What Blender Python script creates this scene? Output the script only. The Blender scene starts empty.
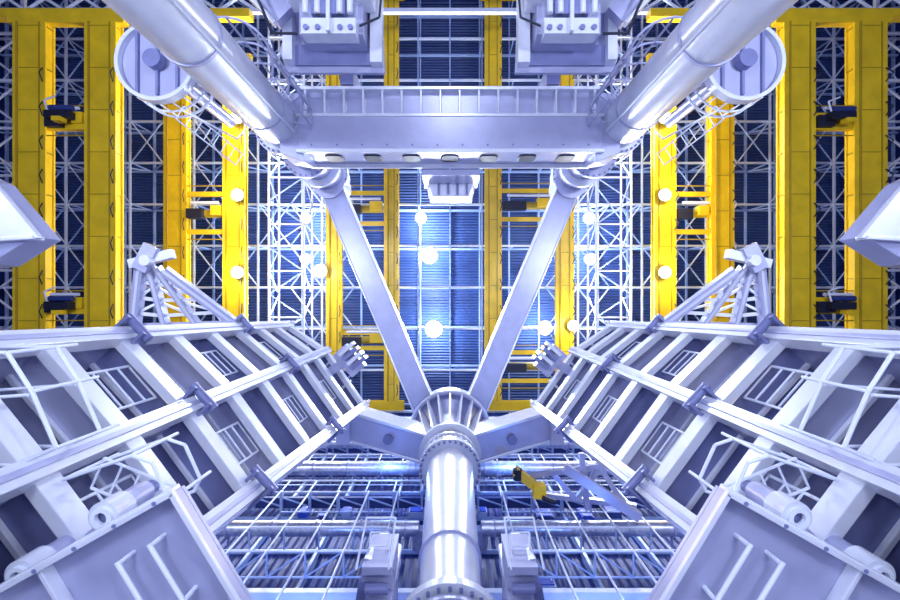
import bpy, math, random, bmesh
from mathutils import Vector
random.seed(7)
CAM_H=1.6   # tripod height of the lens above the hall floor

# ---------------------------------------------------------------- materials
def mat(name,col,rough=.4,metal=0.,var=.08,scale=3.,bump=0.,emit=None,es=0.):
    m=bpy.data.materials.new(name); m.use_nodes=True
    nt=m.node_tree; b=nt.nodes['Principled BSDF']
    b.inputs['Roughness'].default_value=rough; b.inputs['Metallic'].default_value=metal
    tc=nt.nodes.new('ShaderNodeTexCoord'); n=nt.nodes.new('ShaderNodeTexNoise')
    n.inputs['Scale'].default_value=scale; n.inputs['Detail'].default_value=4
    nt.links.new(tc.outputs['Object'],n.inputs['Vector'])
    r=nt.nodes.new('ShaderNodeValToRGB')
    r.color_ramp.elements[0].position=.3; r.color_ramp.elements[1].position=.7
    r.color_ramp.elements[0].color=(*[c*(1-var) for c in col],1)
    r.color_ramp.elements[1].color=(*[min(1,c*(1+var)) for c in col],1)
    nt.links.new(n.outputs['Fac'],r.inputs['Fac']); nt.links.new(r.outputs['Color'],b.inputs['Base Color'])
    if bump:
        bp=nt.nodes.new('ShaderNodeBump'); bp.inputs['Strength'].default_value=bump
        nt.links.new(n.outputs['Fac'],bp.inputs['Height']); nt.links.new(bp.outputs['Normal'],b.inputs['Normal'])
    if emit:
        b.inputs['Emission Color'].default_value=(*emit,1); b.inputs['Emission Strength'].default_value=es
    return m
def corrugated(name,c1,c2,axis='X',scale=1.2):
    m=bpy.data.materials.new(name); m.use_nodes=True
    nt=m.node_tree; b=nt.nodes['Principled BSDF']; b.inputs['Roughness'].default_value=.5
    tc=nt.nodes.new('ShaderNodeTexCoord'); w=nt.nodes.new('ShaderNodeTexWave')
    w.bands_direction=axis; w.inputs['Scale'].default_value=scale; w.inputs['Distortion'].default_value=0
    nt.links.new(tc.outputs['Object'],w.inputs['Vector'])
    r=nt.nodes.new('ShaderNodeValToRGB'); r.color_ramp.elements[0].color=(*c1,1); r.color_ramp.elements[1].color=(*c2,1)
    nt.links.new(w.outputs['Fac'],r.inputs['Fac']); nt.links.new(r.outputs['Color'],b.inputs['Base Color'])
    bp=nt.nodes.new('ShaderNodeBump'); bp.inputs['Strength'].default_value=.6; bp.inputs['Distance'].default_value=.2
    nt.links.new(w.outputs['Fac'],bp.inputs['Height']); nt.links.new(bp.outputs['Normal'],b.inputs['Normal'])
    return m
MATS=dict(
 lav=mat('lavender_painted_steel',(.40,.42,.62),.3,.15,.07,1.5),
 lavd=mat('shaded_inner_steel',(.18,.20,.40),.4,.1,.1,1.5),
 pale=mat('pale_painted_steel',(.70,.73,.83),.25,.15,.05,2),
 white=mat('white_steel',(.74,.79,.9),.35,0,.05,2),
 truss=mat('galvanised_truss_steel',(.36,.47,.76),.4,.1,.05,2),
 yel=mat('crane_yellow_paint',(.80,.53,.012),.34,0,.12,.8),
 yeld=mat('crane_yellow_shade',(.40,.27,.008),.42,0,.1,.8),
 navy=mat('navy_panel',(.02,.04,.18),.5,0,.2,.8),
 blk=mat('dark_metal',(.015,.018,.04),.5,.3,.2,3),
 foil=mat('insulation_foil',(.60,.63,.76),.3,.7,.25,5,.6),
 floor=mat('floor_paint',(.45,.47,.62),.35,0,.05,.5),
 roof=corrugated('roof_sheet',(.02,.045,.16),(.05,.09,.28),'Y',1.1),
 wall=corrugated('wall_sheet',(.012,.03,.17),(.022,.05,.27),'X',.8),
 cool=mat('cool_lamp_glass',(1,1,1),.3,emit=(.9,.95,1),es=40),
 warm=mat('warm_lamp_glass',(1,1,1),.3,emit=(1,.80,.42),es=30),
 blue=mat('blue_cover',(.02,.07,.55),.5,0,.2,2),
)
MI=list(MATS)

# ---------------------------------------------------------------- mesh builder
class B:
    def __init__(s): s.v=[];s.f=[];s.m=[];s.s=[]
    def add(s,vs,fs,m,sm=False):
        o=len(s.v); s.v+= [tuple(p) for p in vs]
        for f in fs: s.f.append([o+i for i in f]); s.m.append(MI.index(m)); s.s.append(sm)
    def hexa(s,p,m): s.add(p,[(0,1,2,3),(4,5,6,7),(0,1,5,4),(1,2,6,5),(2,3,7,6),(3,0,4,7)],m)
    def box(s,x0,x1,y0,y1,z0,z1,m):
        s.hexa([(x0,y0,z0),(x1,y0,z0),(x1,y1,z0),(x0,y1,z0),(x0,y0,z1),(x1,y0,z1),(x1,y1,z1),(x0,y1,z1)],m)
    def bar(s,p,q,w,h,m,up=(0,0,1),w2=None,h2=None):
        p=Vector(p);q=Vector(q);d=(q-p).normalized();up=Vector(up)
        if abs(d.dot(up))>.99: up=Vector((0,1,0)) if abs(d.y)<.9 else Vector((1,0,0))
        a=d.cross(up).normalized(); b=a.cross(d).normalized()
        w2=w if w2 is None else w2; h2=h if h2 is None else h2
        s.hexa([p-a*w/2-b*h/2,p+a*w/2-b*h/2,p+a*w/2+b*h/2,p-a*w/2+b*h/2,
                q-a*w2/2-b*h2/2,q+a*w2/2-b*h2/2,q+a*w2/2+b*h2/2,q-a*w2/2+b*h2/2],m)
    def cyl(s,p,q,r,m,r2=None,n=12,cap=True):
        p=Vector(p);q=Vector(q);d=(q-p).normalized();r2=r if r2 is None else r2
        up=Vector((0,0,1)) if abs(d.z)<.9 else Vector((1,0,0))
        a=d.cross(up).normalized();b=d.cross(a)
        ring=lambda c,rr:[c+a*rr*math.cos(2*math.pi*i/n)+b*rr*math.sin(2*math.pi*i/n) for i in range(n)]
        A=ring(p,r);C=ring(q,r2)
        s.add(A+C,[(i,(i+1)%n,n+(i+1)%n,n+i) for i in range(n)],m,n>6)
        if cap: s.add(A,[tuple(range(n))],m); s.add(C,[tuple(range(n))],m)
    def path(s,pts,r,m,n=8):
        for a,b in zip(pts,pts[1:]): s.cyl(a,b,r,m,n=n)
    def prism(s,poly,z0,z1,m):
        n=len(poly)
        s.add([(x,y,z0) for x,y in poly]+[(x,y,z1) for x,y in poly],
              [tuple(range(n)),tuple(range(n,2*n))]+[(i,(i+1)%n,n+(i+1)%n,n+i) for i in range(n)],m)
    def ring(s,c,ro,ri,z0,z1,m,n=40):
        vs=[]
        for i in range(n):
            a=2*math.pi*i/n; ca,sa=math.cos(a),math.sin(a)
            vs+=[(c[0]+ro*ca,c[1]+ro*sa,z0),(c[0]+ri*ca,c[1]+ri*sa,z0),(c[0]+ri*ca,c[1]+ri*sa,z1),(c[0]+ro*ca,c[1]+ro*sa,z1)]
        fs=[]
        for i in range(n):
            j=(i+1)%n
            for t in range(4): fs.append((4*i+t,4*i+(t+1)%4,4*j+(t+1)%4,4*j+t))
        s.add(vs,fs,m)
    def bolts(s,c,r,z0,z1,br,n,m):
        for i in range(n):
            a=2*math.pi*i/n; x=c[0]+r*math.cos(a);y=c[1]+r*math.sin(a)
            s.cyl((x,y,z0),(x,y,z1),br,m,n=6)
    def ladder(s,p,q,side,w,m,r=.035,step=.4):
        p=Vector(p);q=Vector(q);sd=Vector(side).normalized()*w/2
        s.cyl(p-sd,q-sd,r,m,n=6); s.cyl(p+sd,q+sd,r,m,n=6)
        k=max(2,int((q-p).length/step))
        for i in range(k+1):
            c=p+(q-p)*i/k; s.cyl(c-sd,c+sd,r*.8,m,n=6)
    def make(s,name,bevel=0.,mirror=False):
        for sgn in ([1,-1] if mirror else [1]):
            V=[(sgn*x,-y,z+CAM_H) for x,y,z in s.v]
            me=bpy.data.meshes.new(name); me.from_pydata(V,[],s.f)
            used=sorted(set(s.m))
            for k in used: me.materials.append(MATS[MI[k]])
            for p,mi,sm in zip(me.polygons,s.m,s.s): p.material_index=used.index(mi); p.use_smooth=sm
            bm=bmesh.new(); bm.from_mesh(me); bmesh.ops.recalc_face_normals(bm,faces=bm.faces); bm.to_mesh(me); bm.free()
            o=bpy.data.objects.new(name,me); bpy.context.collection.objects.link(o)
            if bevel:
                md=o.modifiers.new('bevel','BEVEL'); md.width=bevel; md.segments=2; md.limit_method='ANGLE'; md.angle_limit=math.radians(50)

F=-CAM_H   # floor level in lens-relative heights
# ---------------------------------------------------------------- hall shell
b=B(); b.box(-46,46,-12,31,F-.3,F,'floor'); b.make('floor')
b=B(); b.box(-46,46,-12,31,46,46.4,'roof'); b.make('ceiling')
b=B(); b.box(-46,46,-12,-11.6,F,46,'wall'); b.make('wall_front')
b=B(); b.box(-46,46,30.6,31,F,46,'wall'); b.make('wall_back')
b=B(); b.box(-46,-45.6,-11.6,30.6,F,46,'wall'); b.make('wall_left')
b=B(); b.box(45.6,46,-11.6,30.6,F,46,'wall'); b.make('wall_right')

# roof steelwork
b=B()
x=-45
while x<=45:
    b.bar((x,-11.5,45.7),(x,30.5,45.7),.14,.3,'truss'); x+=3
b.make('roof_purlins')
ys=[-10.5,-6.6,-2.7,1.2,5.1,9,12.9,16.8,20.7,24.6,28.5]
for y in ys:
    b=B()
    b.bar((-45,y,42.4),(45,y,42.4),.18,.18,'white'); b.bar((-45,y,45.3),(45,y,45.3),.16,.3,'truss')
    for i in range(-15,15):
        x0=i*3
        if abs(x0+1.5)<9:
            b.bar((x0,y,42.4),(x0,y,45.3),.1,.1,'truss'); continue
        b.bar((x0,y,42.4),(x0,y,45.3),.12,.12,'truss')
        b.bar((x0 if i%2 else x0+3,y,42.4),(x0+3 if i%2 else x0,y,45.3),.12,.12,'truss')
    b.make('roof_truss')
b=B()
for sg in (-1,1):
    for i,(y0,y1) in enumerate(zip(ys,ys[1:])):
        for j in range(3,14):
            x0=sg*j*3;x1=sg*(j+1)*3
            if j in(3,4,7,8,11,12) or (i+j)%3==0:
                b.cyl((x0,y0,42.3),(x1,y1,42.3),.07,'white',n=6)
                b.cyl((x1,y0,42.3),(x0,y1,42.3),.07,'truss',n=6)
    for j in (4,6,8,10,12): b.bar((sg*j*3,-11,42.2),(sg*j*3,30,42.2),.16,.16,'white')
for x in (-3,0,3): b.bar((x,-11,42.2),(x,30,42.2),.1,.2,'truss')
b.make('roof_wind_bracing')
for sg in (-1,1):
    b=B()
    for x in (12.5,15.5):
        for z in (38.5,40.8):
            b.bar((sg*x,-9.5,z),(sg*x,29,z),.14,.14,'white')
    y=-9.5
    while y<28:
        for x in (12.5,15.5):
            b.cyl((sg*x,y,38.5),(sg*x,y+2,40.8),.06,'truss',n=6); b.cyl((sg*x,y+2,40.8),(sg*x,y+4,38.5),.06,'truss',n=6)
        b.cyl((sg*12.5,y,38.5),(sg*15.5,y+2,38.5),.06,'truss',n=6); b.cyl((sg*15.5,y+2,38.5),(sg*12.5,y+4,38.5),.06,'truss',n=6)
        b.bar((sg*12.5,y,38.5),(sg*15.5,y,38.5),.12,.12,'white'); y+=4
    for x in (36,41.5): b.bar((sg*x,-9.5,38),(sg*x,29,38),.3,.3,'pale')
    y=-9.5
    while y<28:
        b.cyl((sg*36,y,38),(sg*41.5,y+4,38),.1,'pale',n=6); b.cyl((sg*41.5,y,38),(sg*36,y+4,38),.1,'pale',n=6)
        b.bar((sg*36,y,38),(sg*41.5,y,38),.2,.2,'pale'); y+=4
    b.make('catwalk_lattice')

# ---------------------------------------------------------------- yellow bridge cranes
def girder(b,x0,x1,y0,y1,z0,z1):
    b.box(x0,x1,y0,y1,z0+.12,z1,'yel')
    b.box(x0-.12,x1+.12,y0,y1,z0,z0+.12,'yel'); b.box(x0-.12,x1+.12,y0,y1,z1,z1+.12,'yel')
    y=y0+1.5
    while y<y1:
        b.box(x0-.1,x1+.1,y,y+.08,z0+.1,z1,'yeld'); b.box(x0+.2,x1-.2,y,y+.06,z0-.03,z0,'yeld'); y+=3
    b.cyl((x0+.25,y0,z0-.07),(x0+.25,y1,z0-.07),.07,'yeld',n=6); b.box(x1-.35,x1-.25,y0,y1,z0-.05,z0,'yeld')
    y=y0+.5
    while y<y1-2:
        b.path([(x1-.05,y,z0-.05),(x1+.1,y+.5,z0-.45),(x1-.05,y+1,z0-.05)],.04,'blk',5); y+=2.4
def crane(pairs,z0,z1,y0,y1,links):
    b=B()
    for x0,x1 in pairs: girder(b,x0,x1,y0,y1,z0,z1)
    xa=pairs[0][0];xb=pairs[-1][1]
    b.box(xa-.6,xb+.6,y1,y1+.9,z0+.1,z1,'yel')
    b.box(xa-.6,xb+.6,y0-.9,y0,z0+.1,z1,'yel')
    for (xl,xr,ya,yb) in links:
        b.box(xl,xr,ya,ya+.4,z0+.2,z1-.1,'yel'); b.box(xl,xr,yb-.4,yb,z0+.2,z1-.1,'yel')
        ym=(ya+yb)/2
        b.cyl((xl+.3,ym,z0+.6),(xr-.3,ym,z0+.6),.35,'yeld',n=16)
        b.box(xl+.2,xl+(xr-xl)*.45,ym-.5,ym+.3,z0-.2,z0+.6,'blk'); b.box(xr-(xr-xl)*.35,xr-.3,ym-.2,ym+.6,z0,z0+.7,'yel')
        b.cyl((xl+.6,ym+.8,z0-.1),(xr-.4,ym+.8,z0-.1),.12,'white',n=8)
        b.box(xl,xr,ya-.5,ya-.42,z0+.1,z0+.16,'yeld'); b.box(xl,xr,yb+.42,yb+.5,z0+.1,z0+.16,'yeld')
    b.make('bridge_crane')
crane([(-31,-28.9),(-25.9,-23.9)],32,32.7,-9,19.8,[(-28.9,-25.9,12.2,13.4),(-28.9,-25.9,-1,.2)])
crane([(23.9,25.9),(28.9,31)],32,32.7,-9,19.8,[(25.9,28.9,12.2,13.4),(25.9,28.9,-1,.2)])
crane([(-24.1,-22.4),(-19.1,-17.5)],38,38.6,-9,20,[(-22.4,-19.1,5.6,9.2)])
crane([(17.4,19),(22.2,23.9)],38,38.6,-9,20,[(19,22.2,5.6,9.2)])
crane([(-11.2,-10),(-5.9,-4.8)],41,41.4,-9.2,27.5,[(-10,-5.9,6.8,10),(-10,-5.9,-4.6,-2.8)])
crane([(3.3,4.6),(9.8,11.2)],41,41.4,-9.2,27.5,[(4.6,9.8,7.2,10.2),(4.6,9.8,-7.6,-4.6)])
for x,y in ((-27.2,13),(-27.2,-.4),(27.7,12.9),(27.7,-.4)):
    b=B(); b.box(x-1.1,x+.6,y-.25,y+.25,31.3,31.95,'blk'); b.cyl((x-.9,y+.5,31.6),(x+.7,y+.5,31.6),.2,'navy',n=12)
    b.box(x-.3,x+.3,y-.6,y-.3,31,31.6,'yel'); b.path([(x-1,y+.3,31.5),(x-1.2,y+1,31.5),(x-.4,y+1.3,31.5)],.06,'white')
    b.make('hoist_block')
b=B(); b.box(-45,-15,21.2,21.8,33.6,34.4,'yel'); b.box(15,45,21.2,21.8,33.6,34.4,'yel')
for i in range(-15,15):
    if abs(i*3+1.5)>15: b.cyl((i*3,22.5,35),(i*3+3,24.5,35),.12,'white',n=6); b.cyl((i*3,24.5,35),(i*3+3,22.5,35),.12,'white',n=6)
b.box(-45,45,22.3,22.6,34.8,35.2,'pale'); b.box(-45,45,24.4,24.7,34.8,35.2,'pale')
b.make('crane_runway_beam')

# ---------------------------------------------------------------- lamps
def lamp(x,y,z,warm,r,e,dz=-.9):
    b=B(); b.cyl((x,y,z+.65),(x,y,z+.1),r*.5,'blk',r2=r*1.12,n=24); b.ring((x,y),r*1.2,r*1.0,z,z+.12,'white',24)
    b.cyl((x,y,z+.02),(x,y,z+.1),r,'warm' if warm else 'cool',n=24)
    b.make('high_bay_lamp')
    l=bpy.data.lights.new('high_bay_light','POINT'); l.energy=e; l.shadow_soft_size=.4
    l.color=(1,.76,.42) if warm else (.62,.78,1)
    o=bpy.data.objects.new('high_bay_light',l); o.location=(x,-y,z+dz+CAM_H); bpy.context.collection.objects.link(o)
for x,y,r,e in ((-2.7,7.6,.5,1),(-1.9,4.1,.7,1.3),(-1.5,-2.7,.75,1.5),(12.9,7.6,.5,1),(13,3.8,.5,1),(8.8,-2.6,.6,1.2),(-13.4,7.6,.45,1),(-13.4,3.8,.45,1)):
    lamp(x,y,41.7,False,r,e*1500,2.2)
for s in (-1,1):
    for y in (15.1,8.7,2.3): lamp(s*17.6+(.2 if s>0 else 0),y,37.2,True,.42,1100)
lamp(-11.6,2.6,40.2,True,.5,900)
lamp(11,-2.3,40.2,True,.4,700)

# ---------------------------------------------------------------- vertical support tubes
b=B(); c=(-7.85,8.0)
b.cyl((*c,F),(*c,21.2),.95,'pale',n=56)
for z in (4,8.7,13.5,18.6): b.ring(c,.985,.93,z,z+.12,'lav',56)
b.ring(c,1.22,.9,20.9,21.15,'pale',56); b.ring(c,1.22,.9,21.35,21.6,'pale',56); b.ring(c,1.05,.9,21.15,21.35,'lavd',56)
b.bolts(c,1.12,20.78,20.92,.05,30,'lavd')
b.cyl((*c,21.6),(*c,26.8),.95,'lav',r2=.82,n=48)
b.ring(c,1.3,.8,24.6,24.85,'lav',48); b.bolts(c,1.2,24.5,24.6,.05,24,'lavd')
b.ring(c,1.25,.8,26.8,27.1,'pale',48); b.cyl((*c,27.1),(*c,30.2),.95,'lav',r2=1.15,n=48)
b.ring(c,1.35,.85,28.6,28.9,'pale',48); b.bolts(c,1.28,28.5,28.6,.06,24,'lavd')
b.ring(c,1.7,.9,F,F+.2,'lav',48)
for i in range(8):
    a=i*math.pi/4; b.bar((c[0]+1.25*math.cos(a),c[1]+1.25*math.sin(a),F+.2),(c[0]+1.05*math.cos(a),c[1]+1.05*math.sin(a),F+1.2),.06,.7,'lav',up=(math.cos(a),math.sin(a),0),h2=.2)
b.cyl((c[0]+.9,c[1]-.5,2),(c[0]+.9,c[1]-.5,20),.05,'white',n=8)
b.make('support_tube',mirror=True)

b=B()
for k,z in enumerate((15.5,17,18.5,19.8)):
    pts=[(c[0]+1.75*math.cos(a),c[1]+1.75*math.sin(a),z) for a in [math.radians(t) for t in range(-10,110,12)]]
    b.path(pts,.045,'lav',6)
for t in range(-10,110,24):
    a=math.radians(t); x=c[0]+1.75*math.cos(a);y=c[1]+1.75*math.sin(a); b.cyl((x,y,15.5),(x,y,19.9),.04,'lav',n=6)
    b.cyl((c[0]+.9*math.cos(a),c[1]+.9*math.sin(a),19.8),(x,y,19.8),.04,'lav',n=6)
b.make('access_cage',mirror=True)

# ---------------------------------------------------------------- cross beam
b=B()
X=6.75
b.box(-X,X,6.68,8.2,20,22.2,'lav')
b.box(-X,X,8.2,9.4,20.3,22.2,'lav')
b.box(-X-.1,X+.1,9.35,9.5,19.95,22.25,'pale'); b.box(-X-.1,X+.1,8.15,8.3,19.95,20.3,'pale')
for i in range(16):
    x=-X+.3+i*(2*X-.6)/15; b.box(x-.05,x+.05,8.3,9.4,20,20.35,'pale')
for i in range(12):
    x=-X+.6+i*(2*X-1.2)/11; b.cyl((x,6.9,19.96),(x,6.9,20.02),.04,'lavd',n=8)
b.box(-X-.1,X+.1,6.55,6.72,19.93,20.1,'pale'); b.box(-X-.1,X+.1,6.5,6.72,22.1,22.3,'pale')
for i in range(7):
    x=-5.4+i*1.8
    poly=[(x+.42*math.copysign(abs(math.cos(t))**.5,math.cos(t)),20+1.15+.5*math.copysign(abs(math.sin(t))**.5,math.sin(t))) for t in [2*math.pi*(k+.5)/16 for k in range(16)]]
    n=16; b.add([(p,6.66,q) for p,q in poly]+[(p,6.62,q) for p,q in poly],[tuple(range(n,2*n))]+[(k,(k+1)%n,n+(k+1)%n,n+k) for k in range(n)],'blk')
for s in (-1,1):
    b.hexa([(s*(X-.2),6.2,20.2),(s*(X+.9),6.6,20.2),(s*(X+.9),9.3,20.2),(s*(X-.2),9.3,20.2),(s*(X-.2),6.4,22),(s*(X+.9),6.6,22),(s*(X+.9),9.3,22),(s*(X-.2),9.3,22)],'lav')
b.make('cross_beam',bevel=.03)
b=B(); b.hexa([(-1.2,6.5,24),(1.3,6.5,24),(1.0,5.5,24),(-.9,5.5,24),(-1.4,6.7,25),(1.5,6.7,25),(1.2,5.4,25),(-1.1,5.4,25)],'pale')
for x in (-.6,-.1,.4,.9): b.box(x-.06,x+.06,5.6,6.4,23.9,24,'lavd')
b.box(-1.4,1.5,6.2,6.48,22.35,25,'lav')
b.make('instrument_housing')

# ---------------------------------------------------------------- inclined struts
b=B()
p=Vector((-7.75,7.6,29.4)); q=Vector((-1.6,-6.6,28.4))
b.bar(p,q,1.3,1.6,'lav'); 
d=(q-p).normalized(); sd=d.cross(Vector((0,0,1))).normalized()
b.bar(p+sd*.68-Vector((0,0,.75)),q+sd*.68-Vector((0,0,.75)),.1,.3,'pale'); b.bar(p-sd*.68-Vector((0,0,.75)),q-sd*.68-Vector((0,0,.75)),.1,.3,'pale')
b.cyl(p+d*.2+Vector((0,0,-1)),p+d*.2+Vector((0,0,1)),1.0,'lav',n=32)
b.make('inclined_strut',bevel=.04,mirror=True)

# ---------------------------------------------------------------- central column
b=B(); c=(0,-7.9)
b.cyl((*c,F),(*c,10.2),1.0,'lav',n=56)
b.ring(c,1.3,.7,10.5,10.75,'pale',56); b.bolts(c,1.18,10.4,10.5,.05,28,'lavd'); b.ring(c,1.15,.7,10.2,10.35,'lav',56)
b.cyl((*c,10.35),(*c,21.3),.80,'pale',r2=1.08,n=56)
for z in (13.6,17.4): b.ring(c,.96,.7,z,z+.08,'lav',56)
for z0,z1,r in ((20.9,21.1,1.45),(21.6,21.72,1.34),(22.2,22.32,1.38),(23.0,23.25,1.6)): b.ring(c,r,.9,z0,z1,'pale',56)
b.cyl((*c,21.0),(*c,23),1.15,'lavd',n=48); b.bolts(c,1.36,20.72,20.9,.07,32,'lavd'); b.bolts(c,1.26,21.1,22.95,.06,28,'pale')
b.cyl((*c,23.2),(*c,25.6),1.15,'lavd',r2=1.5,n=48)
b.cyl((*c,25.6),(*c,27.2),1.5,'lavd',r2=2.2,n=48); b.ring(c,2.4,1.2,27.2,28.4,'lav',48); b.ring(c,2.48,2.35,27.1,27.3,'pale',48)
for i in range(20):
    a=2*math.pi*i/20; ca,sa=math.cos(a),math.sin(a)
    P=((1.1,23.3),(1.6,23.5),(2.4,27.2),(1.2,27.2))
    b.hexa([(c[0]+r*ca-t*sa*.05,c[1]+r*sa+t*ca*.05,z) for t in (-1,1) for r,z in P],'pale')
b.cyl((0,-6.3,28.4),(0,-6.3,31),.12,'white'); b.cyl((-1,-6.6,28.5),(-1,-6.6,29.6),.3,'lavd'); b.cyl((1,-6.6,28.5),(1,-6.6,29.6),.3,'lavd')
b.ring(c,1.9,.9,F,F+.3,'lav',48)
b.make('central_column')
b=B()
def dy(l,d=-.45): return [(x,y+d*(1 if abs(x)<2 else .5),z+.6) for x,y,z in l]
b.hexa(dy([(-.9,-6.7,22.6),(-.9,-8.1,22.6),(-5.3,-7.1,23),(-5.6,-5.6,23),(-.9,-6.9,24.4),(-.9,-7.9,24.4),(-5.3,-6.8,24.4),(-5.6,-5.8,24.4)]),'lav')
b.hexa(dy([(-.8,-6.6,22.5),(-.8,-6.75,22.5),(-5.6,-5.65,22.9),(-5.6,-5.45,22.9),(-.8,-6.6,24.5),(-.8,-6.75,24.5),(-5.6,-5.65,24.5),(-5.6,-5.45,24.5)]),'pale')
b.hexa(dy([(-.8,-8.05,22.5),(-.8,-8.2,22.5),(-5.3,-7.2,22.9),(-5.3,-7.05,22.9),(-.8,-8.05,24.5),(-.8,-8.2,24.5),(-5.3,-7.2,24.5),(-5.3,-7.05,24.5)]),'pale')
b.cyl((-3.2,-7.2,23.1),(-3.2,-7.2,23.4),.25,'lavd',n=20); b.box(-5.9,-5.2,-7.5,-5.6,23.2,25.1,'lav')
b.make('radial_arm',bevel=.03,mirror=True)

# ---------------------------------------------------------------- wings of the assembly tool
def lerp(a,b_,t): return a+(b_-a)*t
def R1(z): t=(z-10.4)/11.6; return Vector((lerp(-7.6,-7.9,t),lerp(-.85,-1.25,t),z))
def R2(z): return Vector((-6.05,-2.5,z))
def R3(z): t=(z-10.4)/11.6; return Vector((lerp(-4.62,-4.2,t),lerp(-4.45,-5.15,t),z))
N=Vector((-.74,-.67,0))
b=B(); ZT=22
levels=[F,1,3.2,5.0,6.6,8.4,10.4,12.4,14.4,16.4,18.3,20.2,22]
D=1.7
for R in (R1,R2,R3):
    b.bar(R(F),R(ZT+.2),.36,.34,'pale',up=N)
    b.bar(R(F)-N*.18,R(ZT+.2)-N*.18,.1,.06,'lav',up=N)
    b.bar(R(F)+N*(D/2),R(ZT)+N*(D/2),.08,D,'lav',up=N)
    b.bar(R(F)+N*D,R(ZT)+N*D,.35,.2,'lav',up=N)
def quad_plate(a,c_,dz,m,d0=0.,d1=D):
    vs=[a+N*d0,c_+N*d0,c_+N*d1,a+N*d1]; b.hexa([v for v in vs]+[v+Vector((0,0,dz)) for v in vs],m)
for i,z in enumerate(levels[1:]):
    for Ra,Rb in ((R1,R2),(R2,R3)):
        a=Ra(z);e=Rb(z)
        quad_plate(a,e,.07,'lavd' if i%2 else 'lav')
        b.bar(a+N*.05,e+N*.05,.42,.22,'pale',up=N)
        b.bar(a+N*.9+Vector((0,0,-.05)),e+N*.9+Vector((0,0,-.05)),.1,.1,'pale',up=N)
for i,(z0,z1) in enumerate(zip(levels[1:],levels[2:])):
    for j,(Ra,Rb) in enumerate(((R1,R2),(R2,R3))):
        A=lambda t,z:Ra(z)+(Rb(z)-Ra(z))*t+N*D
        h=z1-z0
        segs=[(0,1,0,1)] if (i+j)%4==3 else [(0,.22,0,1),(.78,1,0,1),(.22,.78,0,.2),(.22,.78,.8,1)]
        for t0,t1,s0,s1 in segs:
            vs=[A(t0,z0+s0*h),A(t1,z0+s0*h),A(t1,z0+s1*h),A(t0,z0+s1*h)]
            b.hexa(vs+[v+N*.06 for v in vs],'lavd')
        if (i+j)%2==0:
            m0=A(.5,z0+.1)-N*(D-.3); m1=A(.5,z1-.1)-N*(D-.3)
            b.ladder(m0,m1,(Rb(z0)-Ra(z0)),.95,'white',.035,.35)
        else:
            g0=A(.15,z0+.1)-N*.6; g1=A(.85,z0+.1)-N*.6
            b.box(min(g0.x,g1.x),max(g0.x,g1.x)-.2,g0.y-.1,g0.y+.1,z0+.2,z0+.35,'lav')
            b.cyl(A(.2,z0+h*.6)-N*.15,A(.8,z0+h*.6)-N*.15,.05,'white',n=8); b.cyl(A(.05,z0+h*.35)-N*1.3,A(.95,z0+h*.35)-N*1.3,.035,'white',n=8)
for z in (5,10.4,16.4):
    for R in (R1,R2,R3):
        r=R(z); T=Vector((.67,-.74,0))
        for s in (-1,1):
            q0=r+T*s*.26-N*.1
            b.hexa([q0+N*.4-T*.04,q0-N*.35-T*.04,q0-N*.35+T*.04,q0+N*.4+T*.04]+[v+Vector((0,0,.55)) for v in (q0+N*.6-T*.04,q0-N*.15-T*.04,q0-N*.15+T*.04,q0+N*.6+T*.04)],'lavd')
        b.cyl(r-T*.38-N*.3+Vector((0,0,.25)),r+T*.38-N*.3+Vector((0,0,.25)),.11,'lavd',n=14)
for t in (0,.25,.5,.75,1):
    a=R1(ZT)+(R3(ZT)-R1(ZT))*t; b.bar(a-N*.3+Vector((0,0,.1)),a+N*D+Vector((0,0,.1)),.12,.5,'pale')
b.make('assembly_tool_wing',bevel=.015,mirror=True)

b=B()
for k in range(4): 
    o=Vector((-5.0,-2.5,20.6))+Vector((.67,-.74,0))*(k*.28)
    b.bar(o,o-N*.8,.16,.7,'pale' if k%2==0 else 'lavd')
b.bar(Vector((-5.1,-2.3,20.9)),Vector((-4.2,-3.3,20.9)),.8,.5,'lav'); b.bar(Vector((-4.9,-2.9,21)),Vector((-5.7,-3.4,21)),.4,.4,'lav')
b.make('hydraulic_power_pack',mirror=True)

# ---------------------------------------------------------------- service tray in front of wing foot
b=B()
o=Vector((-3.05,-2.12,4.95)); a=Vector((-.87,-.49,0)); e=Vector((.52,-.86,0)); Z=Vector((0,0,1))
L=3.7;W=1.85;H=.16
def pl(p0,u,v,t,m):
    n=u.cross(v).normalized()*t; b.hexa([p0,p0+u,p0+u+v,p0+v]+[x+n for x in (p0,p0+u,p0+u+v,p0+v)],m)
pl(o+Z*H,a*L,e*W,.06,'lav')
pl(o,a*L,Z*H,.05,'pale'); pl(o,e*W,Z*H,.05,'lav'); pl(o+e*W,a*L,Z*H,.05,'lav'); pl(o+a*L,e*W,Z*H,.05,'lav')
pl(o+a*1.7,e*W,Z*H,.05,'pale')
for t in (.45,.85):
    b.cyl(o+a*t+e*.35-Z*.08,o+a*t+e*1.1-Z*.08,.028,'white',n=10)
    for k in (.38,1.07): b.cyl(o+a*t+e*k-Z*.08,o+a*t+e*k+Z*H,.028,'white',n=8)
b.bar(o-Z*.02-a*.03,o+a*L-Z*.02,.06,.06,'pale'); b.bar(o-Z*.02,o+e*W-Z*.02,.06,.06,'pale')
for k in range(6): b.cyl(o+a*(.2+.5*k)-Z*.06,o+a*(.2+.5*k)-Z*.02,.025,'lavd',n=8)
b.cyl(o+a*2.4+e*.8,o+a*2.4+e*.8+Z*H,.3,'lavd',n=28); b.ring(tuple((o+a*2.4+e*.8)[:2]),.34,.26,4.9,4.97,'pale',28)
b.bar(o+a*1+e*1.2+Z*H,o+a*1+e*1.2+Z*H+Vector((-1.2,-.9,1.4)),.3,.3,'lav')
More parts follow.
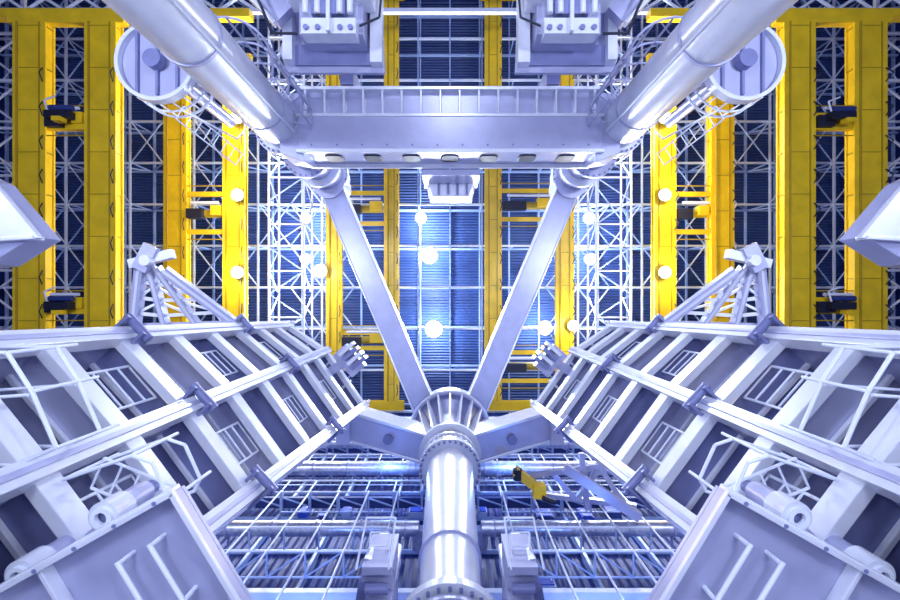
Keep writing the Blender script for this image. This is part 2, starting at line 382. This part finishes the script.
b.bar(o+a*2.6+e*.6+Z*H,o+a*2.6+e*.6+Z*(H+1.6),.3,.3,'lav')
b.make('service_tray',bevel=.008,mirror=True)
for x,y,z in ((-4.55,-2.85,5.9),(-5.45,-3.5,5.7)):
    b=B(); cc=(x,y); b.ring(cc,.2,.11,z,z+.35,'pale',28); b.cyl((x,y,z+.05),(x,y,z+1.0),.1,'lavd',n=20)
    b.ring(cc,.14,.08,z-.05,z+.02,'white',28); b.cyl((x,y,z+.35),(x,y,z+.8),.16,'lav',n=24)
    b.bar((x,y,z+.7),(x-.8,y-.7,z+.7),.15,.15,'lav')
    b.make('guide_roller',mirror=True)

# ---------------------------------------------------------------- handrail frames
def rail(pts,r=.035,m='white'): b.path(pts,r,m,8)
b=B()
for z in (6.4,7.2):
    rail([(-8.2,-.75,z),(-6.3,-.75,z),(-5.95,-1.3,z),(-5.6,-2.1,z),(-6.2,-2.35,z),(-8.4,-2.3,z)],.03)
    rail([(-8,-1.5,z),(-6,-1.35,z)],.025)
for x,y in ((-6.3,-.75),(-5.95,-1.3),(-5.6,-2.1),(-6.2,-2.35),(-7.2,-.75),(-7.2,-2.33)): b.cyl((x,y,6.4),(x,y,7.6),.028,'white',n=8)
b.make('guard_rail',mirror=True)
b=B()
for z in (6.5,7.3):
    rail([(-5.6,-2.6,z),(-4.6,-2.25,z),(-4.3,-2.35,z),(-4.05,-2.9,z),(-4.15,-3.1,z),(-4.7,-3.3,z)],.028)
for x,y in ((-5.6,-2.6),(-4.6,-2.25),(-4.05,-2.9),(-4.7,-3.3)): b.cyl((x,y,6.5),(x,y,7.6),.028,'white',n=8)
b.ladder((-5.4,-2.65,6.9),(-4.3,-3.1,6.9),(.4,.9,0),.5,'white',.025,.25)
b.make('guard_rail',mirror=True)

# ---------------------------------------------------------------- pointed beam ends at the hall sides
b=B()
b.prism([(-7.3,1.1),(-8.3,2.3),(-11,3.6),(-11,.9),(-8.2,1.05)],8,8.12,'pale')
b.prism([(-7.5,1.15),(-8.4,2.2),(-11,3.5),(-11,.3),(-8.3,.65)],8.12,8.7,'lav')
b.bar((-7.4,1.12,8.1),(-11,.9,8.1),.08,.25,'pale')
b.box(-11.2,-10.6,.4,3.3,F,8.7,'lav')
b.make('pointed_support_bracket',bevel=.02,mirror=True)

# ---------------------------------------------------------------- circular platforms
b=B(); c=(-11.7,9.5)
b.ring(c,1.6,1.45,17.8,18.2,'pale',48); b.cyl((*c,18.05),(*c,18.2),1.5,'lav',n=48)
for t in (-.8,0,.8): b.bar((c[0]+t,c[1]-1.3,18),(c[0]+t,c[1]+1.3,18),.1,.15,'lavd')
b.cyl((*c,17.6),(*c,18),.35,'lavd',n=24); b.cyl((*c,18.2),(*c,24),.3,'lav',n=24)
for k in range(20):
    a=k*math.pi/10; x=c[0]+1.6*math.cos(a);y=c[1]+1.6*math.sin(a); b.cyl((x,y,18.2),(x,y,19.4),.035,'white',n=6)
b.ring(c,1.65,1.58,19.35,19.45,'white',48); b.ring(c,1.65,1.58,18.8,18.86,'white',48)
b.bar((*c,18.5),(-8.7,8.4,18.5),.5,.5,'lav')
b.path([(-10.6,7.5,17.8),(-9.6,7.0,17.8),(-9,6.8,19),(-8.6,7.2,19)],.04,'white',6)
b.ladder((-10.8,7.5,18),(-9.6,6.4,20.5),(.5,.8,0),.6,'white',.03,.4)
b.make('round_access_platform',mirror=True)

# ---------------------------------------------------------------- roller carriages at top
b=B()
b.prism([(-6.9,9.6),(-2.75,9.6),(-2.8,10.9),(-3.2,13.5),(-6.1,13.5),(-7.2,10.6)],19,19.2,'lav')
b.prism([(-6.5,9.85),(-3.0,9.85),(-3.1,10.7),(-6.8,10.7)],18.85,19,'lavd')
b.box(-5.9,-3.4,10.4,12.1,17.6,19,'lav'); b.box(-5.7,-3.6,10.2,10.8,17.2,17.9,'pale')
b.box(-6.3,-3.0,11.6,12.4,17.2,18.2,'pale'); b.box(-5.3,-4.0,10.9,11.5,17.1,17.6,'lavd')
b.box(-4.7,-4.55,10.2,12.2,17.0,17.3,'pale')
for x in (-5.5,-5.05,-4.2,-3.8): b.cyl((x,10.4,17.1),(x,10.4,17.25),.1,'lavd',n=12); b.cyl((x,10.9,17.1),(x,11.5,17.1),.12,'pale',n=12)
for x in (-6.0,-5.4,-3.9,-3.3): b.cyl((x,12,17.1),(x,12,17.25),.12,'lavd',n=12)
b.bar((-6.6,11.4,18.2),(-8.8,13.6,17.5),.9,.8,'lav'); b.bar((-6.9,10.9,17.8),(-9,13.0,17.1),.15,.5,'pale'); b.bar((-7.2,12.6,16.8),(-2.8,12.9,16.8),.9,.7,'lav')
b.bar((-6.8,12.1,16.4),(-5,12.0,16.4),.25,.3,'pale'); b.bar((-4.6,12.1,16.4),(-3.3,12.2,16.4),.3,.3,'lavd')
b.cyl((-6.7,12.1,16.8),(-6.7,12.9,16.8),.55,'pale',n=24); b.cyl((-3.1,12.1,16.8),(-3.1,12.9,16.8),.45,'pale',n=24)
b.box(-3.3,-2.8,9.8,13.4,18.5,19,'pale'); b.box(-6.9,-6.5,9.9,12,18.5,19,'pale'); b.box(-4.9,-4.3,9.6,10.4,20,22,'lavd')
b.path([(-5.9,10.3,17.4),(-6.8,10.2,17.2),(-7.2,11.2,17.2),(-7.8,12.4,16.9)],.06,'blk',6); b.path([(-3.5,10.6,17.4),(-2.7,10.8,17.2),(-2.5,12.4,16.9)],.05,'blk',6)
b.make('roller_carriage',bevel=.02,mirror=True)

# ---------------------------------------------------------------- lattice trestles beside the wings
b=B()
V3=Vector
H0=V3((-10.0,1.3,15.2))
feet=[V3((-11.2,-.9,16)),V3((-10.2,-1.0,16.2)),V3((-9.2,-.9,16.4)),V3((-8.0,-.8,16.6))]
for i,f in enumerate(feet):
    p=H0+V3((.25*i-.4,-.1*i,0)); b.bar(p,f,.3 if i in(0,3) else .2,.3,'lav'); b.bar(p-V3((0,0,.14)),f-V3((0,0,.14)),.1,.06,'pale')
b.bar(H0+V3((-.7,-.1,-.1)),H0+V3((.7,.25,-.1)),.3,.3,'pale'); b.bar(H0+V3((-.3,-.3,-.25)),H0+V3((.1,.5,-.25)),.5,.2,'lav')
b.cyl(H0+V3((0,0,-.5)),H0+V3((0,0,-.2)),.18,'pale',n=20)
for t in (.3,.55,.8):
    P=[(H0+V3((.25*i-.4,-.1*i,0))).lerp(f,t) for i,f in enumerate(feet)]
    for p,q in zip(P,P[1:]): b.bar(p,q,.12,.12,'pale')
    Q=[(H0+V3((.25*i-.4,-.1*i,0))).lerp(f,t-.22) for i,f in enumerate(feet)]
    b.bar(P[0],Q[1],.08,.08,'white'); b.bar(P[2],Q[1],.08,.08,'white'); b.bar(P[3],Q[2],.08,.08,'white')
b.bar((-11.6,-1,16.2),(-7.8,-.9,16.5),.3,.3,'lav')
b.bar((-11.4,-1.1,16),(-11.4,-1.2,F),.35,.35,'lav')
b.make('lattice_trestle',mirror=True)

# ---------------------------------------------------------------- front wall galleries, pipes
for k,z in enumerate((38,33,28.5,24.2)):
    b=B()
    b.box(-20,20,-11.2,-10.2-.15*k,z,z+.25,'navy')
    for i in range(27):
        x=-19.5+i*1.5; b.bar((x,-10.2,z),(x,-10.2,z+1.2),.06,.06,'white')
        if i<26: b.cyl((x,-10.6,z-.05),(x+1.5,-11.1,z-.05),.05,'truss',n=6)
        b.box(x-.06,x+.06,-11.2,-10.2,z-.2,z,'truss')
    b.bar((-20,-10.2,z+1.2),(20,-10.2,z+1.2),.07,.07,'white'); b.bar((-20,-10.2,z+.6),(20,-10.2,z+.6),.05,.05,'truss')
    b.make('service_gallery')
for k,(z,y,r,m) in enumerate(((20.3,-10.3,.34,'foil'),(26.5,-9.9,.4,'foil'),(30.7,-9.7,.4,'foil'),(35.5,-9.6,.35,'foil'))):
    for s in (-1,1):
        b=B(); b.cyl((s*1.4,y,z),(s*16,y,z),r,m,n=20)
        for i in range(1,9):
            x=s*i*2; b.cyl((x-.04,y,z),(x+.04,y,z),r*1.12,'lav',n=20); b.box(x-.05,x+.05,-11.1,y,z-.05,z+.05,'lavd')
        b.cyl((s*1.4,y,z),(s*1.4,-11.2,z),r*.9,m,n=16)
        b.make('insulated_pipe')
b=B(); b.box(-9,9,-10.7,-10.4,16,16.25,'white'); b.box(-9,9,-10.9,-10.7,15.7,16.6,'truss')
b.make('edge_beam')
b=B()
x=-21
while x<=21:
    b.box(x-.07,x+.07,-11.58,-11.3,F,46,'truss'); x+=3
z=5
while z<44:
    b.box(-21,21,-11.58,-11.4,z,z+.08,'truss'); z+=3.1
b.make('cladding_rails')
for i in range(16):
    x=-8.5+i*1.12+random.uniform(-.3,.3); z=random.choice((15,17.2,18.6,22.7,23.2))
    if abs(x)<1.3: continue
    b=B(); w=random.uniform(.4,.9); h=random.uniform(.5,1.)
    b.box(x-w/2,x+w/2,-11.25,-10.95,z,z+h,random.choice(('blue','navy','truss'))); b.box(x-w/2+.06,x+w/2-.06,-10.96,-10.9,z+.06,z+h-.06,'blue'); b.box(x+w*.3,x+w*.36,-10.92,-10.85,z+h*.4,z+h*.6,'white')
    b.make('electrical_cabinet')
# scaffold frames in the pit in front of the wall
for sg in (-1,1):
    b=B()
    for z in (17.2,19,22.5):
        b.cyl((sg*2.6,-9.6,z),(sg*8.5,-9.6,z),.045,'white',n=8); b.cyl((sg*2.6,-10.6,z),(sg*8.5,-10.6,z),.04,'truss',n=8)
        for k in range(5): b.cyl((sg*(2.6+1.47*k),-9.6,z),(sg*(2.6+1.47*k),-10.6,z),.04,'truss',n=6)
    for k in range(5): b.cyl((sg*(2.6+1.47*k),-9.6,F),(sg*(2.6+1.47*k),-9.6,22.6),.045,'white',n=8)
    for k in range(4): b.cyl((sg*(2.6+1.47*k),-9.6,17.2),(sg*(4.07+1.47*k),-10.6,17.2),.035,'truss',n=6)
    b.make('scaffold_tower')
# jacks beside column base
b=B()
b.hexa([(-2.2,-6.6,11.5),(-1.45,-6.8,11.5),(-1.45,-9,11.5),(-2.5,-9,11.5),(-2.0,-6.7,13),(-1.5,-6.8,13),(-1.5,-8.8,13),(-2.2,-8.8,13)],'lav')
b.box(-2.2,-1.45,-6.85,-6.65,11.2,12.8,'lav')
b.hexa([(-2.3,-7.1,11.3),(-1.6,-7.1,11.3),(-1.5,-8.9,11.3),(-2.6,-8.9,11.3),(-2.2,-7.2,11.5),(-1.7,-7.2,11.5),(-1.6,-8.8,11.5),(-2.5,-8.8,11.5)],'lavd')
b.cyl((-1.6,-7.6,11.2),(-1.6,-7.6,13.8),.14,'pale',n=20); b.cyl((-2.05,-7.0,10.9),(-1.5,-7.0,10.9),.12,'lavd',n=12)
b.ladder((-1.9,-6.3,12.2),(-1.85,-8,11.2),(1,0,0),.5,'white',.03,.3)
b.path([(-2.3,-6.6,11),(-2.3,-6.0,12.4),(-1.5,-6.0,12.4),(-1.5,-6.6,11)],.03,'white')
b.box(-2.1,-1.45,-9,-7.4,F,11.6,'lav')
b.make('hydraulic_jack',mirror=True)
b=B()
for p,q in (((3.9,-8.6,22),(8.5,-7.3,20.5)),((4.4,-9.5,22),(8.5,-9.4,20.5)),((3.9,-8.6,22),(4.4,-9.5,22)),((5,-8.4,21.6),(6,-9.5,21.4)),((6,-9.5,21.4),(7,-7.8,21)),((7,-7.8,21),(8,-9.4,20.7)),((6,-7.0,20.6),(6.3,-9.6,20.6))):
    b.bar(p,q,.22,.22,'lav')
b.bar((5.2,-7.6,20.4),(8.2,-9.4,19.5),.4,.5,'lav')
b.make('lattice_arm')
b=B(); b.bar((3.1,-8.1,21.4),(4.4,-9.1,21.4),.4,.5,'yel'); b.cyl((3.2,-8.0,21.3),(3.2,-8.5,21.3),.22,'blk',n=14); b.box(3.9,4.5,-9.3,-8.7,21,21.6,'yel'); b.cyl((4.3,-9.2,20.9),(4.9,-9.4,20.9),.12,'blk',n=10)
b.make('chain_hoist')

# ---------------------------------------------------------------- lights
def area(x,y,z,size,e,col,up=True):
    l=bpy.data.lights.new('unseen_area_light','AREA'); l.energy=e; l.size=size; l.color=col
    o=bpy.data.objects.new('unseen_area_light',l); o.location=(x,-y,z+CAM_H)
    if up: o.rotation_euler=(math.pi,0,0)
    bpy.context.collection.objects.link(o); return o
for x,y,e in ((-3.5,3,540),(3.5,3,540),(-16,8,4200),(16,8,4200),(0,18,1600)):
    area(x,y,F+.5,2.5,e,(.72,.79,1))  # unseen fill near the floor, added to brighten undersides from below
for x in (-14,0,14):
    for y in (0,14): area(x,y,40.4,4,3900,(.78,.86,1),False)
def pt(name,x,y,z,e,col):
    l=bpy.data.lights.new(name,'POINT'); l.energy=e; l.color=col; l.shadow_soft_size=.3
    o=bpy.data.objects.new(name,l); o.location=(x,-y,z+CAM_H); bpy.context.collection.objects.link(o)
for s in (-1,1):
    pt('pit_blue_fill',s*5.5,-9.4,13.5,420,(.12,.28,1)); pt('pit_blue_fill',s*3.5,-9.2,25.5,260,(.2,.4,1))  # blue fill points added to brighten the wall area, no fixtures modelled
    pt('wing_worklight',s*10,-4.6,9,110,(1,.85,.45))
w=bpy.data.worlds.new('w'); bpy.context.scene.world=w; w.use_nodes=True
w.node_tree.nodes['Background'].inputs[0].default_value=(.5,.6,1,1); w.node_tree.nodes['Background'].inputs[1].default_value=.3

cam=bpy.data.cameras.new('camera'); cam.lens=18; cam.sensor_width=36; cam.clip_end=300
co=bpy.data.objects.new('camera',cam); co.location=(0,0,CAM_H); co.rotation_euler=(math.pi,0,0)
bpy.context.collection.objects.link(co); bpy.context.scene.camera=co
bpy.context.scene.view_settings.view_transform='Standard'
